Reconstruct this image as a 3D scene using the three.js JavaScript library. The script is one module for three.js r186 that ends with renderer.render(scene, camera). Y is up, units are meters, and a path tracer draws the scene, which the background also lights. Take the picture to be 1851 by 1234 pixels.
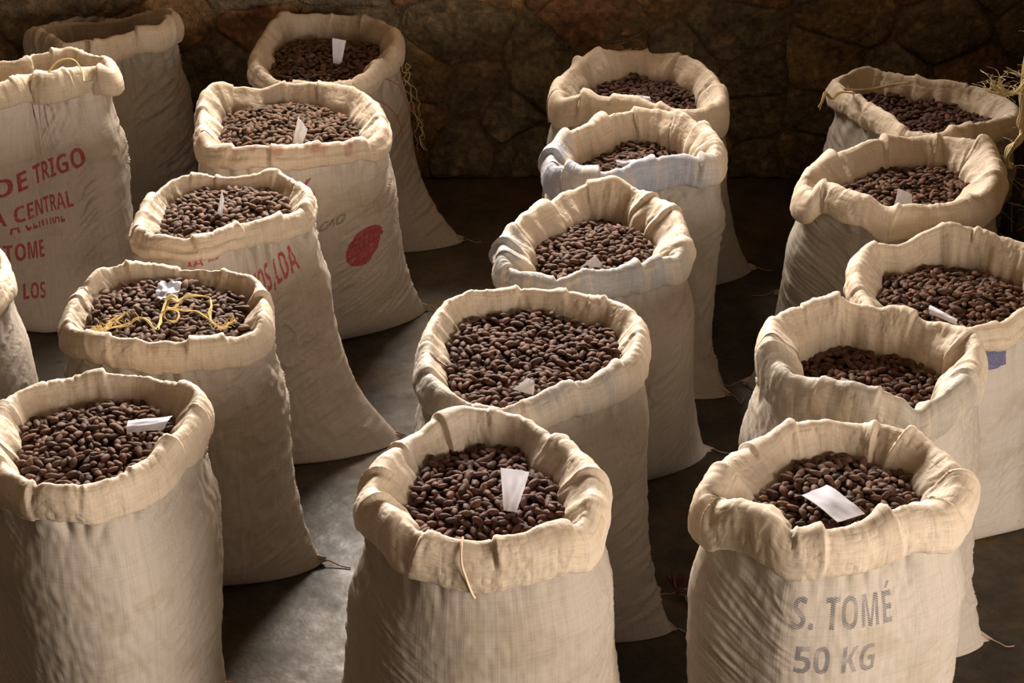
import * as THREE from 'three';
import { mergeGeometries } from 'three/addons/utils/BufferGeometryUtils.js';
import { RectAreaLightUniformsLib } from 'three/addons/lights/RectAreaLightUniformsLib.js';
import { createNoise3D } from 'simplex-noise';

// ---------------------------------------------------------------- camera, light, exposure
const scene = new THREE.Scene();
const camera = new THREE.PerspectiveCamera(2 * Math.atan(617 / 3400) * 180 / Math.PI, 1851 / 1234, 0.05, 60);
camera.position.set(0, 2.6, 0);
camera.rotation.set(-30.5 * Math.PI / 180, 0, 0);
scene.add(camera);

const renderer = new THREE.WebGLRenderer({ antialias: true });
renderer.toneMapping = THREE.LinearToneMapping;
renderer.toneMappingExposure = 0.94;
renderer.shadowMap.enabled = true;

scene.background = new THREE.Color().setRGB(0.55, 0.62, 0.72);   // overcast sky, seen only through the openings
RectAreaLightUniformsLib.init();
const WALL_Z = -5.45, WIN = { x: -0.45, w: 1.7, y0: 1.5, y1: 2.7, deep: 0.85 }, DOOR = { x: 3.0, z0: -1.4, z1: 0.9, y0: 0.05, y1: 2.1 };
{ // daylight through the window in the back wall, high above the sacks
  const l = new THREE.RectAreaLight(new THREE.Color().setRGB(1.0, 0.885, 0.77), 108, WIN.w, WIN.y1 - WIN.y0);
  l.position.set(WIN.x, (WIN.y0 + WIN.y1) / 2, WALL_Z - WIN.deep + 0.06); l.lookAt(WIN.x, 0.9, WALL_Z + 2); l.name = 'window_daylight';
  scene.add(l);
  // daylight through the wide doorway in the right wall, in front of the sacks
  const d = new THREE.RectAreaLight(new THREE.Color().setRGB(1.0, 0.862, 0.735), 22, DOOR.z1 - DOOR.z0, DOOR.y1 - DOOR.y0);
  d.position.set(DOOR.x + 0.12, (DOOR.y0 + DOOR.y1) / 2, (DOOR.z0 + DOOR.z1) / 2); d.lookAt(0, (DOOR.y0 + DOOR.y1) / 2, (DOOR.z0 + DOOR.z1) / 2); d.name = 'doorway_daylight';
  scene.add(d);
}

// ---------------------------------------------------------------- helpers
function rng(seed) { let a = seed >>> 0; return () => { a = (a + 0x6D2B79F5) | 0; let t = Math.imul(a ^ (a >>> 15), 1 | a); t = (t + Math.imul(t ^ (t >>> 7), 61 | t)) ^ t; return ((t ^ (t >>> 14)) >>> 0) / 4294967296; }; }
const n3 = createNoise3D(rng(11));
const V = (x, y, z) => new THREE.Vector3(x, y, z);
const clamp = (x, a, b) => Math.min(b, Math.max(a, x));
const smooth = (a, b, x) => { const t = clamp((x - a) / (b - a), 0, 1); return t * t * (3 - 2 * t); };
const mix = (a, b, t) => a + (b - a) * t;
const ridge = (x) => 1 - 2 * Math.abs(x);
function fbm(x, y, z, o = 4) { let s = 0, a = 0.5, f = 1; for (let i = 0; i < o; i++) { s += a * n3(x * f, y * f, z * f); a *= 0.5; f *= 2.03; } return s; }
const used = new Map();
function numbered(name) { const k = used.get(name) || 0; used.set(name, k + 1); return k ? name + '_' + String(k).padStart(3, '0') : name; }
function shade(m) { m.castShadow = true; m.receiveShadow = true; return m; }
function part(name, geo, mat, parent) { const m = shade(new THREE.Mesh(geo, mat)); m.name = name; parent.add(m); return m; }
function tag(o, label, category, group, kind) { o.userData.label = label; o.userData.category = category; if (group) o.userData.group = group; if (kind) o.userData.kind = kind; return o; }
function thing(name, label, category, p = [0, 0, 0], group) { const g = new THREE.Group(); g.name = numbered(name); g.position.set(...p); scene.add(g); return tag(g, label, category, group); }
function grid(nu, nv, f, uvf, colf) {          // (nu+1) x (nv+1) points
  const pos = new Float32Array((nu + 1) * (nv + 1) * 3), uv = new Float32Array((nu + 1) * (nv + 1) * 2), col = colf ? new Float32Array(pos.length) : null, idx = [];
  let k = 0;
  for (let j = 0; j <= nv; j++) for (let i = 0; i <= nu; i++, k++) {
    const p = f(i, j); pos[3 * k] = p[0]; pos[3 * k + 1] = p[1]; pos[3 * k + 2] = p[2];
    const q = uvf(i, j); uv[2 * k] = q[0]; uv[2 * k + 1] = q[1];
    if (colf) { const c = colf(i, j); col[3 * k] = c[0]; col[3 * k + 1] = c[1]; col[3 * k + 2] = c[2]; }
  }
  for (let j = 0; j < nv; j++) for (let i = 0; i < nu; i++) { const a = j * (nu + 1) + i, b = a + 1, c = a + nu + 1, d = c + 1; idx.push(a, b, d, a, d, c); }
  const g = new THREE.BufferGeometry();
  g.setAttribute('position', new THREE.BufferAttribute(pos, 3)); g.setAttribute('uv', new THREE.BufferAttribute(uv, 2));
  if (col) g.setAttribute('color', new THREE.BufferAttribute(col, 3));
  g.setIndex(idx); g.computeVertexNormals();
  return g;
}
function weldSeam(g, nu, nv) {                  // same normals on the first and last column of a closed tube
  const n = g.attributes.normal;
  for (let j = 0; j <= nv; j++) { const a = j * (nu + 1), b = a + nu, x = n.getX(a) + n.getX(b), y = n.getY(a) + n.getY(b), z = n.getZ(a) + n.getZ(b), l = Math.hypot(x, y, z) || 1; n.setXYZ(a, x / l, y / l, z / l); n.setXYZ(b, x / l, y / l, z / l); }
}
function displace(g, f) {                       // along the normals, then new normals
  const p = g.attributes.position, n = g.attributes.normal, u = g.attributes.uv;
  for (let i = 0; i < p.count; i++) { const d = f(u.getX(i), u.getY(i), p.getX(i), p.getY(i), p.getZ(i)); p.setXYZ(i, p.getX(i) + n.getX(i) * d, p.getY(i) + n.getY(i) * d, p.getZ(i) + n.getZ(i) * d); }
  g.computeVertexNormals();
}
function texture(w, h, f, srgb) {
  const d = new Uint8Array(w * h * 4);
  for (let y = 0, k = 0; y < h; y++) for (let x = 0; x < w; x++, k += 4) { const c = f(x, y); d[k] = clamp(c[0], 0, 1) * 255; d[k + 1] = clamp(c[1], 0, 1) * 255; d[k + 2] = clamp(c[2], 0, 1) * 255; d[k + 3] = 255; }
  const t = new THREE.DataTexture(d, w, h); t.wrapS = t.wrapT = THREE.RepeatWrapping; t.magFilter = THREE.LinearFilter; t.minFilter = THREE.LinearMipmapLinearFilter;
  if (srgb) t.colorSpace = THREE.SRGBColorSpace; t.needsUpdate = true; return t;
}
function tube(points, r, seg = 60, sides = 5) { return new THREE.TubeGeometry(new THREE.CatmullRomCurve3(points.map((p) => V(...p))), seg, r, sides, false); }

// tiling noise table, quick enough for textures
const TN = 256, tn = new Float32Array(TN * TN); { const r = rng(5); for (let i = 0; i < tn.length; i++) tn[i] = r(); }
function vnoise(x, y) { const x0 = Math.floor(x), y0 = Math.floor(y); let fx = x - x0, fy = y - y0; fx = fx * fx * (3 - 2 * fx); fy = fy * fy * (3 - 2 * fy); const a = (y0 & 255) * TN, b = ((y0 + 1) & 255) * TN, c = x0 & 255, d = (x0 + 1) & 255; return (tn[a + c] * (1 - fx) + tn[a + d] * fx) * (1 - fy) + (tn[b + c] * (1 - fx) + tn[b + d] * fx) * fy; }
const vf = (x, y) => (vnoise(x, y) + 0.5 * vnoise(x * 2.1 + 7, y * 2.1 + 3) + 0.25 * vnoise(x * 4.3 + 1, y * 4.3 + 9)) / 1.75;

// ---------------------------------------------------------------- shared textures
const weaveH = (() => {                          // 0.24 m of woven tape, threads about 2 mm
  const n = 512, r = rng(21), cx = [], cy = [];
  for (let i = 0; i < n; i++) { cx.push(r()); cy.push(r()); }
  return texture(n, n, (x, y) => {
    const tx = Math.floor(x / 4), ty = Math.floor(y / 4), over = (tx + ty) & 1;
    const px = Math.sin(Math.PI * ((x % 4) + 0.5) / 4), py = Math.sin(Math.PI * ((y % 4) + 0.5) / 4);
    const v = 0.45 + 0.3 * (over ? px : py) * 0.8 + 0.22 * (cx[tx] - 0.5) + 0.22 * (cy[ty] - 0.5) + 0.25 * (vf(x / 16, y / 16) - 0.5);
    return [v, v, v];
  });
})();
weaveH.repeat.set(1 / 0.24, 1 / 0.24);
const weaveC = (() => {                          // its colour: paler and darker threads
  const n = 512, r = rng(22), cx = [], cy = [];
  for (let i = 0; i < n; i++) { cx.push(r() ** 2); cy.push(r() ** 2); }
  return texture(n, n, (x, y) => {
    const tx = Math.floor(x / 4), ty = Math.floor(y / 4);
    const v = 0.96 - 0.09 * cx[tx] * vnoise(tx * 3, y / 32) - 0.09 * cy[ty] * vnoise(x / 32, ty * 3 + 50) - 0.05 * vf(x / 64, y / 64) - 0.05 * tn[(y * 7 + x * 13) & 65535];
    return [v, v * 0.995, v * 0.985];
  }, true);
})();
weaveC.repeat.set(1 / 0.24, 1 / 0.24);

const crinkle = (() => {                         // crumpled cloth: small sharp facets over the weave
  const n = 512;
  const tile = (x, y, c) => { const p = n / c, u = x / c, v = y / c, x0 = Math.floor(u), y0 = Math.floor(v), fx = u - x0, fy = v - y0, h = (a, b) => tn[(((b % p) + p) % p) * TN + (((a % p) + p) % p)], sx = fx * fx * (3 - 2 * fx), sy = fy * fy * (3 - 2 * fy); return mix(mix(h(x0, y0), h(x0 + 1, y0), sx), mix(h(x0, y0 + 1), h(x0 + 1, y0 + 1), sx), sy); };
  return texture(n, n, (x, y) => {
    const a = Math.abs(tile(x, y, 32) - 0.5) * 2, b = Math.abs(tile(x + 9, y + 90, 16) - 0.5) * 2, k = tile(x, y, 64), tx = Math.floor(x / 4), ty = Math.floor(y / 4), th = Math.sin(Math.PI * ((((tx + ty) & 1 ? x : y) % 4) + 0.5) / 4);
    const v = 0.25 + 0.42 * a + 0.24 * b * smooth(0.3, 0.7, k) + 0.10 * th; return [v, v, v];
  });
})();
crinkle.repeat.set(1 / 0.24, 1 / 0.24);

// ---------------------------------------------------------------- the room
function structure(name, geo, mat, parent = scene) { const m = part(name, geo, mat, parent); if (parent === scene) m.userData.kind = 'structure'; return m; }
function box(x0, x1, y0, y1, z0, z1) { const g = new THREE.BoxGeometry(x1 - x0, y1 - y0, z1 - z0); g.translate((x0 + x1) / 2, (y0 + y1) / 2, (z0 + z1) / 2); return g; }
const XL = -3.4, XR = 3.0, ZF = 2.6, TOP = 3.3;
const plaster = new THREE.MeshStandardMaterial({ color: new THREE.Color().setRGB(0.11, 0.085, 0.06), roughness: 0.95 });
const mortar = new THREE.MeshStandardMaterial({ color: 0xffffff, roughness: 0.97 });
mortar.map = texture(512, 512, (x, y) => { const a = vf(x / 64, y / 64), b = vf(x / 8, y / 8), s = 0.55 + 0.5 * a + 0.4 * (b - 0.5); return [0.53 * s, 0.44 * s, 0.30 * s]; }, true);
mortar.map.repeat.set(1 / 1.2, 1 / 1.2);
mortar.bumpMap = texture(512, 512, (x, y) => { const v = 0.6 * vf(x / 16, y / 16) + 0.4 * vf(x / 4, y / 4); return [v, v, v]; }); mortar.bumpMap.repeat.set(1 / 0.6, 1 / 0.6); mortar.bumpScale = 0.012;

{ // floor: trowelled grey-brown concrete, worn and stained
  const W = 1024, span = 3.2;
  const spots = [], r = rng(77);
  for (let i = 0; i < 160; i++) spots.push([r() * span, r() * span, 0.003 + r() * r() * 0.012, r()]);
  const cells = new Map(); for (const s of spots) { const k = Math.floor(s[0] / 0.1) + '_' + Math.floor(s[1] / 0.1); (cells.get(k) || cells.set(k, []).get(k)).push(s); }
  const col = texture(W, W, (px, py) => {
    const x = px / W * span, y = py / W * span, P = 32;     // tiling: 32 lattice cells across
    const u = px / W * P, v = py / W * P, w = (a, b) => vnoise(((a % 256) + 256) % 256, ((b % 256) + 256) % 256);
    const big = 0.6 * w(u / 4 + 3, v / 4) + 0.4 * w(u / 2, v / 2 + 9), mid = vf(u * 2, v * 2), fine = vf(u * 10, v * 10), och = smooth(0.55, 0.8, vf(u * 0.5 + 40, v * 1.1 + 11));
    let s = 0.58 + 0.5 * (big - 0.5) + 0.34 * (mid - 0.5) + 0.22 * (fine - 0.5);
    let c = [mix(0.44, 0.48, och) * s * 0.98, mix(0.385, 0.37, och) * s * 0.98, mix(0.305, 0.20, och) * s * 0.98];
    const cl = cells.get(Math.floor(x / 0.1) + '_' + Math.floor(y / 0.1));
    if (cl) for (const q of cl) { const d = Math.hypot(x - q[0], y - q[1]) / q[2]; if (d < 1) { const k = mix(q[3] > 0.3 ? 0.55 : 1.25, 1, smooth(0.6, 1, d)); c = c.map((e) => e * k); } }
    const crack = Math.abs(n3(x * 1.7, y * 1.7, 4) + 0.16 * n3(x * 9, y * 9, 8)); if (crack < 0.006) c = c.map((e) => e * 0.62);
    return c;
  }, true);
  col.repeat.set(1 / span, 1 / span);
  const rough = texture(512, 512, (x, y) => { const v = 0.46 + 0.34 * vf(x / 48, y / 48) + 0.22 * (vf(x / 10, y / 10) - 0.5); return [v, v, v]; }); rough.repeat.set(1 / 1.3, 1 / 1.3);
  const bump = texture(512, 512, (x, y) => { const v = 0.55 * vf(x / 24, y / 24) + 0.45 * vf(x / 5, y / 5); return [v, v, v]; }); bump.repeat.set(1 / 0.8, 1 / 0.8);
  const m = new THREE.MeshStandardMaterial({ map: col, roughnessMap: rough, roughness: 1, bumpMap: bump, bumpScale: 0.0016 });
  const g = box(XL - 0.4, XR + 0.4, -0.2, 0, WALL_Z - 1.0, ZF + 0.4), uv = g.attributes.uv, p = g.attributes.position;
  for (let i = 0; i < p.count; i++) uv.setXY(i, p.getX(i) + 5, p.getZ(i) + 9);
  structure('floor', g, m);
}
function uvMetres(g) { const uv = g.attributes.uv, p = g.attributes.position, n = g.attributes.normal; for (let i = 0; i < p.count; i++) { if (Math.abs(n.getZ(i)) > 0.5) uv.setXY(i, p.getX(i), p.getY(i)); else if (Math.abs(n.getX(i)) > 0.5) uv.setXY(i, p.getZ(i), p.getY(i)); else uv.setXY(i, p.getX(i), p.getZ(i)); } return g; }
function wallWithOpening(x0, x1, y0, y1, top, z0, z1) { return mergeGeometries([box(XL - 0.4, x0, 0, top, z0, z1), box(x1, XR + 0.4, 0, top, z0, z1), box(x0, x1, 0, y0, z0, z1), box(x0, x1, y1, top, z0, z1)].filter((g) => { g.computeBoundingBox(); return g.boundingBox.max.y - g.boundingBox.min.y > 0.001; }).map(uvMetres)); }
const wallBack = structure('wall_back', wallWithOpening(WIN.x - WIN.w / 2, WIN.x + WIN.w / 2, WIN.y0, WIN.y1, TOP, WALL_Z - WIN.deep, WALL_Z), mortar);
structure('wall_front', uvMetres(box(XL - 0.4, XR + 0.4, 0, TOP, ZF, ZF + 0.4)), plaster);
structure('wall_left', uvMetres(box(XL - 0.4, XL, 0, TOP, WALL_Z, ZF)), plaster);
structure('wall_right', mergeGeometries([box(XR, XR + 0.4, 0, TOP, WALL_Z, DOOR.z0), box(XR, XR + 0.4, 0, TOP, DOOR.z1, ZF), box(XR, XR + 0.4, DOOR.y1, TOP, DOOR.z0, DOOR.z1), box(XR, XR + 0.4, 0, DOOR.y0, DOOR.z0, DOOR.z1)].map(uvMetres)), plaster);
structure('ceiling', box(XL - 0.4, XR + 0.4, TOP, TOP + 0.2, WALL_Z - 1.0, ZF + 0.4), new THREE.MeshStandardMaterial({ color: new THREE.Color().setRGB(0.11, 0.075, 0.05), roughness: 0.9 }));
structure('wall_pier', uvMetres(box(1.58, 1.98, 0, TOP, WALL_Z, -3.05)), mortar);   // pier at the right, just outside the picture, that shades the back right sacks
{ // timber frame of the window, out of the picture above the sacks
  const wood = new THREE.MeshStandardMaterial({ color: new THREE.Color().setRGB(0.16, 0.1, 0.06), roughness: 0.8 });
  const a = WIN.x - WIN.w / 2, b = WIN.x + WIN.w / 2, z = WALL_Z - WIN.deep + 0.08, t = 0.05;
  structure('window_1', mergeGeometries([box(a, a + t, WIN.y0, WIN.y1, z, z + 0.06), box(b - t, b, WIN.y0, WIN.y1, z, z + 0.06), box(a, b, WIN.y1 - t, WIN.y1, z, z + 0.06), box(a, b, WIN.y0, WIN.y0 + t, z, z + 0.06)]), wood);
}
{ // rubble stones of the back wall: uneven blocks proud of the mortar
  const r = rng(31), seeds = [], rows = [[0.0, 0.13], [0.13, 0.27], [0.27, 0.40], [0.40, 0.62], [0.62, 0.80], [0.80, 0.98], [0.98, 1.12]];
  rows.forEach(([y0, y1], j) => { let x = -2.1 - r() * 0.2; while (x < 2.2) { const w = (y1 - y0) * (0.9 + r() * 1.5); seeds.push([x + w / 2, (y0 + y1) / 2 + (r() - 0.5) * (y1 - y0) * 0.55, (y1 - y0)]); x += w; } });
  const tones = [[0.24, 0.185, 0.115], [0.21, 0.175, 0.12], [0.27, 0.19, 0.11], [0.19, 0.155, 0.105], [0.25, 0.16, 0.095], [0.22, 0.19, 0.14]];
  const mats = tones.map((c, i) => { const m = new THREE.MeshStandardMaterial({ roughness: 0.95, bumpMap: mortar.bumpMap, bumpScale: 0.01 });
    m.map = texture(256, 256, (x, y) => { const a = vf(x / 40 + i * 9, y / 40), b = vf(x / 7, y / 7 + i * 5), lich = smooth(0.62, 0.8, vf(x / 22 + 90, y / 22 + i * 17)), s = (0.7 + 0.55 * (a - 0.5) + 0.6 * (b - 0.5)) * 2.2; return [(c[0] + 0.07 * lich) * s, (c[1] + 0.05 * lich) * s, (c[2] + 0.03 * lich) * s].map((v) => Math.pow(clamp(v, 0, 1), 1 / 1.35)); }, true); m.map.repeat.set(1.8, 1.8); return m; });
  seeds.forEach(([sx, sy, sh], si) => {
    let poly = [[sx - 0.5, Math.max(0, sy - 0.3)], [sx + 0.5, Math.max(0, sy - 0.3)], [sx + 0.5, sy + 0.3], [sx - 0.5, sy + 0.3]];
    for (const [ox, oy] of seeds) {
      const dx = ox - sx, dy = oy - sy; if ((!dx && !dy) || Math.abs(dx) > 1 || Math.abs(dy) > 0.7) continue;
      const mx = sx + dx / 2, my = sy + dy / 2, side = (p) => (p[0] - mx) * dx + (p[1] - my) * dy, out = [];
      for (let i = 0; i < poly.length; i++) { const a = poly[i], b = poly[(i + 1) % poly.length], sa = side(a), sb = side(b); if (sa <= 0) out.push(a); if (sa * sb < 0) { const t = sa / (sa - sb); out.push([mix(a[0], b[0], t), mix(a[1], b[1], t)]); } }
      poly = out;
    }
    if (poly.length < 3) return;
    const K = 30, per = [], len = [0]; for (let i = 0; i < poly.length; i++) { const a = poly[i], b = poly[(i + 1) % poly.length]; len.push(len[i] + Math.hypot(b[0] - a[0], b[1] - a[1])); }
    for (let k = 0; k < K; k++) { const d = k / K * len[poly.length]; let i = 0; while (len[i + 1] < d) i++; const a = poly[i], b = poly[(i + 1) % poly.length], t = (d - len[i]) / (len[i + 1] - len[i]); per.push([mix(a[0], b[0], t), mix(a[1], b[1], t)]); }
    let cx = 0, cy = 0; for (const p of per) { cx += p[0] / K; cy += p[1] / K; }
    // rounded outline, inset for the joint
    const rr = per.map((p) => Math.hypot(p[0] - cx, p[1] - cy)), out = per.map((p, k) => { const m = (rr[(k + K - 1) % K] + rr[k] * 2 + rr[(k + 1) % K]) / 4, s = Math.max(0.2, (m - 0.001 - 0.006 * (0.5 + n3(p[0] * 14, p[1] * 14, si))) / rr[k]); return [(p[0] - cx) * s, (p[1] - cy) * s]; });
    const proud = 0.006 + 0.024 * r() * r(), tx = (r() - 0.5) * 0.1, ty = (r() - 0.5) * 0.12, lay = [[1, -0.3], [0.99, 0.3], [0.93, 0.75], [0.82, 0.97], [0.5, 1.05], [0.2, 1.05]];
    const g = grid(K, lay.length, (i, j) => {
      const o = out[i % K], [s, h] = lay[Math.min(j, lay.length - 1)], q = j === lay.length ? 0 : s, x = o[0] * q, y = o[1] * q;
      return [x, y, h * proud + (h > 0.3 ? x * tx + y * ty + 0.012 * fbm((cx + x) * 9, (cy + y) * 9, si, 3) : 0)];
    }, (i, j) => { const o = out[i % K], s = j === lay.length ? 0 : lay[j][0]; return [cx + o[0] * s, cy + o[1] * s]; });
    weldSeam(g, K, lay.length);
    const m = part(si ? 'stone_' + String(si).padStart(3, '0') : 'stone', g, mats[Math.floor(r() * mats.length)], wallBack); m.position.set(cx, cy, WALL_Z);
  });
}

// ---------------------------------------------------------------- the sacks
// at: x, z of the sack; corners: right and left end of the bottom seam (x, z); rim: the crest of the rolled top in mm round the sack's axis (x, above height, z)
const RIMS = {
  C1: { at: [-0.051, -2.811], height: 0.66, corners: [0.325, 0.02, -0.37, 0.12], rim: [[-200, 0, 41], [-186, 1, -22], [-163, 2, -86], [-119, -6, -151], [-52, 11, -207], [-5, 3, -212], [66, 0, -192], [146, -2, -105], [189, 2, -26], [189, 3, 71], [170, -9, 125], [136, 4, 149], [66, 6, 181], [8, -3, 189], [-40, -4, 187], [-93, -3, 172], [-133, 3, 147], [-164, 9, 105]] },
  C2: { at: [0.030, -3.348], height: 0.63, corners: [0.316, 0.168, -0.3, -0.084], rim: [[-204, -2, 40], [-202, 0, -35], [-188, -1, -107], [-159, 3, -163], [-113, 4, -202], [-48, -6, -217], [6, -1, -218], [119, 3, -193], [191, 4, -156], [230, -2, -99], [232, 2, -5], [205, -2, 69], [138, -10, 130], [69, 10, 184], [21, 8, 221], [-36, -7, 245], [-105, -6, 238], [-142, 3, 212], [-174, 0, 176], [-195, 2, 127]] },
  C3: { at: [0.188, -3.849], height: 0.63, corners: [0.294, -0.022, -0.279, 0.011], rim: [[-209, 11, 129], [-202, -1, 17], [-179, 3, -37], [-110, -1, -142], [-36, -5, -229], [11, 4, -246], [55, 13, -247], [97, 1, -226], [147, -1, -181], [179, 2, -133], [201, -3, -48], [201, 0, 67], [181, -8, 113], [134, 3, 141], [88, -1, 167], [40, 0, 187], [-22, 7, 207], [-66, 1, 216], [-97, -8, 221], [-140, -1, 208], [-182, -2, 186], [-207, -3, 158]] },
  C4: { at: [0.306, -4.378], height: 0.615, corners: [0.25, 0.249, -0.238, -0.124], rim: [[-207, 2, 126], [-194, -1, 15], [-173, 1, -29], [-129, 2, -69], [-69, -2, -143], [5, -3, -188], [78, 2, -184], [140, 5, -153], [179, -5, -97], [212, 1, -2], [197, -10, 69], [156, -6, 96], [121, 5, 91], [79, 5, 98], [44, -2, 109], [1, 3, 136], [-41, -4, 168], [-96, -1, 185], [-137, 1, 181], [-167, 3, 166], [-194, -4, 153]] },
  C5: { at: [0.360, -4.819], height: 0.6, corners: [0.34, 0.0, -0.34, 0.0], rim: [[-236, -4, 69], [-216, -4, -23], [-167, -2, -125], [-122, 17, -175], [-71, 5, -193], [9, -10, -206], [93, -1, -183], [150, 6, -119], [181, 2, -60], [204, -6, 37], [194, 0, 158], [154, -4, 190], [84, -5, 202], [21, 1, 179], [-28, 7, 151], [-132, 4, 127], [-160, 6, 112], [-192, -3, 110], [-226, -16, 103]] },
  L1: { at: [-0.805, -3.014], height: 0.64, corners: [0.215, 0.02, -0.3, 0.02], rim: [[-165, 6, 71], [-183, -1, -33], [-173, 3, -96], [-129, -1, -142], [-65, 0, -175], [5, 1, -186], [66, -1, -182], [130, -2, -157], [193, 13, -98], [188, 2, -35], [181, 1, -6], [151, 0, 74], [107, -2, 147], [77, -2, 177], [18, 3, 205], [-39, 6, 205], [-75, -5, 193], [-118, -4, 158], [-149, -4, 111]] },
  L2: { at: [-0.735, -3.496], height: 0.635, corners: [0.304, 0.075, -0.289, -0.038], rim: [[-202, -10, 58], [-202, -2, 5], [-193, -5, -67], [-164, 10, -142], [-114, 4, -167], [-31, -7, -175], [71, -2, -150], [136, 5, -122], [181, 2, -83], [207, 3, 15], [206, -1, 88], [184, -4, 121], [135, 0, 149], [58, 0, 164], [-23, 1, 161], [-75, 3, 152], [-144, -1, 123], [-184, -8, 89]] },
  L3: { at: [-0.684, -3.956], height: 0.645, corners: [0.411, 0.025, -0.39, -0.012], rim: [[-174, -10, 101], [-172, -2, 20], [-162, -1, -46], [-139, 2, -98], [-102, 8, -137], [-67, 2, -149], [10, -6, -151], [70, 0, -151], [107, 12, -153], [160, 1, -122], [202, 9, -41], [194, 0, 20], [145, 0, 68], [80, -3, 99], [25, 3, 140], [-26, -1, 172], [-72, 0, 179], [-109, 3, 169], [-152, -5, 139]] },
  L4: { at: [-0.584, -4.506], height: 0.63, corners: [0.343, -0.08, -0.27, 0.01], rim: [[-198, 7, 126], [-228, -7, -57], [-230, 7, -129], [-212, 16, -166], [-165, 3, -185], [-109, -8, -198], [-50, -7, -207], [18, 3, -202], [86, 3, -186], [144, 6, -168], [202, -4, -120], [250, 3, 69], [233, -8, 129], [161, 1, 169], [97, 0, 191], [9, 6, 204], [-74, 2, 203], [-120, -2, 193], [-168, -8, 172], [-190, -5, 153]] },
  L5: { at: [-0.544, -5.096], height: 0.585, corners: [0.399, 0.096, -0.27, -0.03], rim: [[-179, 2, 117], [-186, -5, -39], [-169, -1, -175], [-140, 11, -224], [-78, 1, -252], [4, -4, -261], [106, 2, -231], [172, 3, -172], [205, 8, -52], [199, -1, 27], [161, 2, 119], [112, -5, 215], [51, 1, 264], [-27, 3, 278], [-90, -3, 262], [-131, 1, 224], [-161, -1, 173]] },
  T: { at: [-1.273, -4.627], height: 0.71, corners: [0.28, 0.02, -0.34, 0.02], rim: [[-167, -6, 91], [-174, 0, 15], [-137, 0, -23], [-83, -1, -41], [-20, 3, -46], [0, 7, -80], [46, 2, -115], [91, 4, -126], [141, -4, -96], [192, 0, -61], [215, -3, 4], [186, 0, -1], [165, 1, -10], [119, 2, 12], [68, 3, 48], [7, -8, 40], [-25, 5, 79], [-49, 4, 99], [-102, -7, 123]] },
  B: { at: [-1.197, -5.191], height: 0.61, corners: [0.27, 0.0, -0.34, 0.0], rim: [[-204, -10, 8], [-181, -20, -54], [-150, -30, -117], [-101, -40, -129], [-2, -35, -134], [74, -20, -131], [124, -5, -138], [205, 30, -31], [187, 30, 54], [145, 25, 76], [89, 20, 103], [41, 20, 146], [7, 20, 171], [-11, 20, 158], [-66, 15, 171], [-108, 10, 120], [-164, 0, 51]] },
  E: { at: [-1.323, -3.659], height: 0.64, corners: [0.3, -0.02, -0.33, 0.0], rim: [[-173, -1, 51], [-211, -2, -107], [-159, 5, -189], [-26, -4, -207], [105, 6, -146], [178, -3, -55], [204, 1, 55], [178, -5, 156], [78, 4, 219], [-48, -4, 193]] },
  R1: { at: [0.590, -2.825], height: 0.655, corners: [0.26, 0.1, -0.25, 0.1], rim: [[-237, -10, 46], [-218, 0, 1], [-172, -3, -70], [-124, -5, -114], [-53, 13, -156], [1, 3, -167], [70, -5, -166], [115, 4, -159], [162, -1, -129], [204, -1, -76], [218, 0, -14], [212, -8, 46], [181, -15, 91], [115, 12, 112], [57, 4, 137], [0, -4, 157], [-54, -5, 169], [-100, -8, 170], [-124, 10, 155], [-164, 14, 121], [-189, 6, 103], [-220, -18, 75]] },
  R2: { at: [0.733, -3.287], height: 0.65, corners: [0.277, 0.148, -0.354, -0.013], rim: [[-204, 11, -34], [-185, 0, -121], [-134, -1, -165], [-85, 6, -185], [-40, 11, -189], [-20, -3, -185], [32, -3, -174], [86, 4, -159], [130, -9, -123], [177, 0, -87], [212, 8, -52], [216, 2, -13], [198, -13, 37], [144, 12, 153], [91, -6, 193], [51, -19, 204], [15, 4, 197], [-50, 13, 175], [-108, 8, 138], [-155, -3, 105], [-183, -11, 87], [-201, 0, 28]] },
  R3: { at: [0.991, -3.712], height: 0.565, corners: [0.33, 0.05, -0.21, 0.08], rim: [[-215, 10, -13], [-199, 15, -83], [-165, 20, -145], [-88, 20, -156], [-45, 30, -175], [25, 50, -195], [69, 45, -188], [130, 35, -166], [188, 30, -134], [231, 20, -74], [232, 10, 13], [192, 0, 71], [133, 0, 121], [71, 0, 174], [14, 0, 194], [-49, 0, 203], [-124, 0, 189], [-182, 0, 140], [-208, 0, 58]] },
  R4: { at: [0.975, -4.193], height: 0.62, corners: [0.31, 0.03, -0.364, 0.005], rim: [[-262, -17, 55], [-251, -1, 16], [-195, -5, -74], [-118, 1, -127], [-24, 8, -168], [45, -4, -196], [109, -6, -197], [180, 1, -172], [213, 9, -147], [223, -1, -92], [205, 3, 18], [173, -2, 95], [119, -1, 152], [39, 1, 191], [-38, -1, 196], [-91, -6, 188], [-128, 6, 167], [-166, 7, 141], [-195, 8, 108], [-223, 4, 83], [-250, -18, 93]] },
  R5: { at: [1.109, -4.670], height: 0.6, corners: [0.26, 0.0, -0.36, 0.0], rim: [[-219, -4, -119], [-187, 1, -172], [-123, 9, -213], [-75, -2, -201], [-6, -2, -160], [105, 5, -109], [167, -2, -79], [216, -1, -12], [230, -3, 57], [209, -11, 89], [150, 1, 134], [54, 10, 194], [-17, 1, 212], [-64, -7, 201], [-89, -2, 181], [-115, 8, 114], [-145, 0, 34], [-185, 1, -37]] },
};
const CREAM = [0.82, 0.685, 0.53], RAW = [0.50, 0.45, 0.375];
const red = 'rgb(160,50,58)', ink = 'rgb(50,50,60)';
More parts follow.
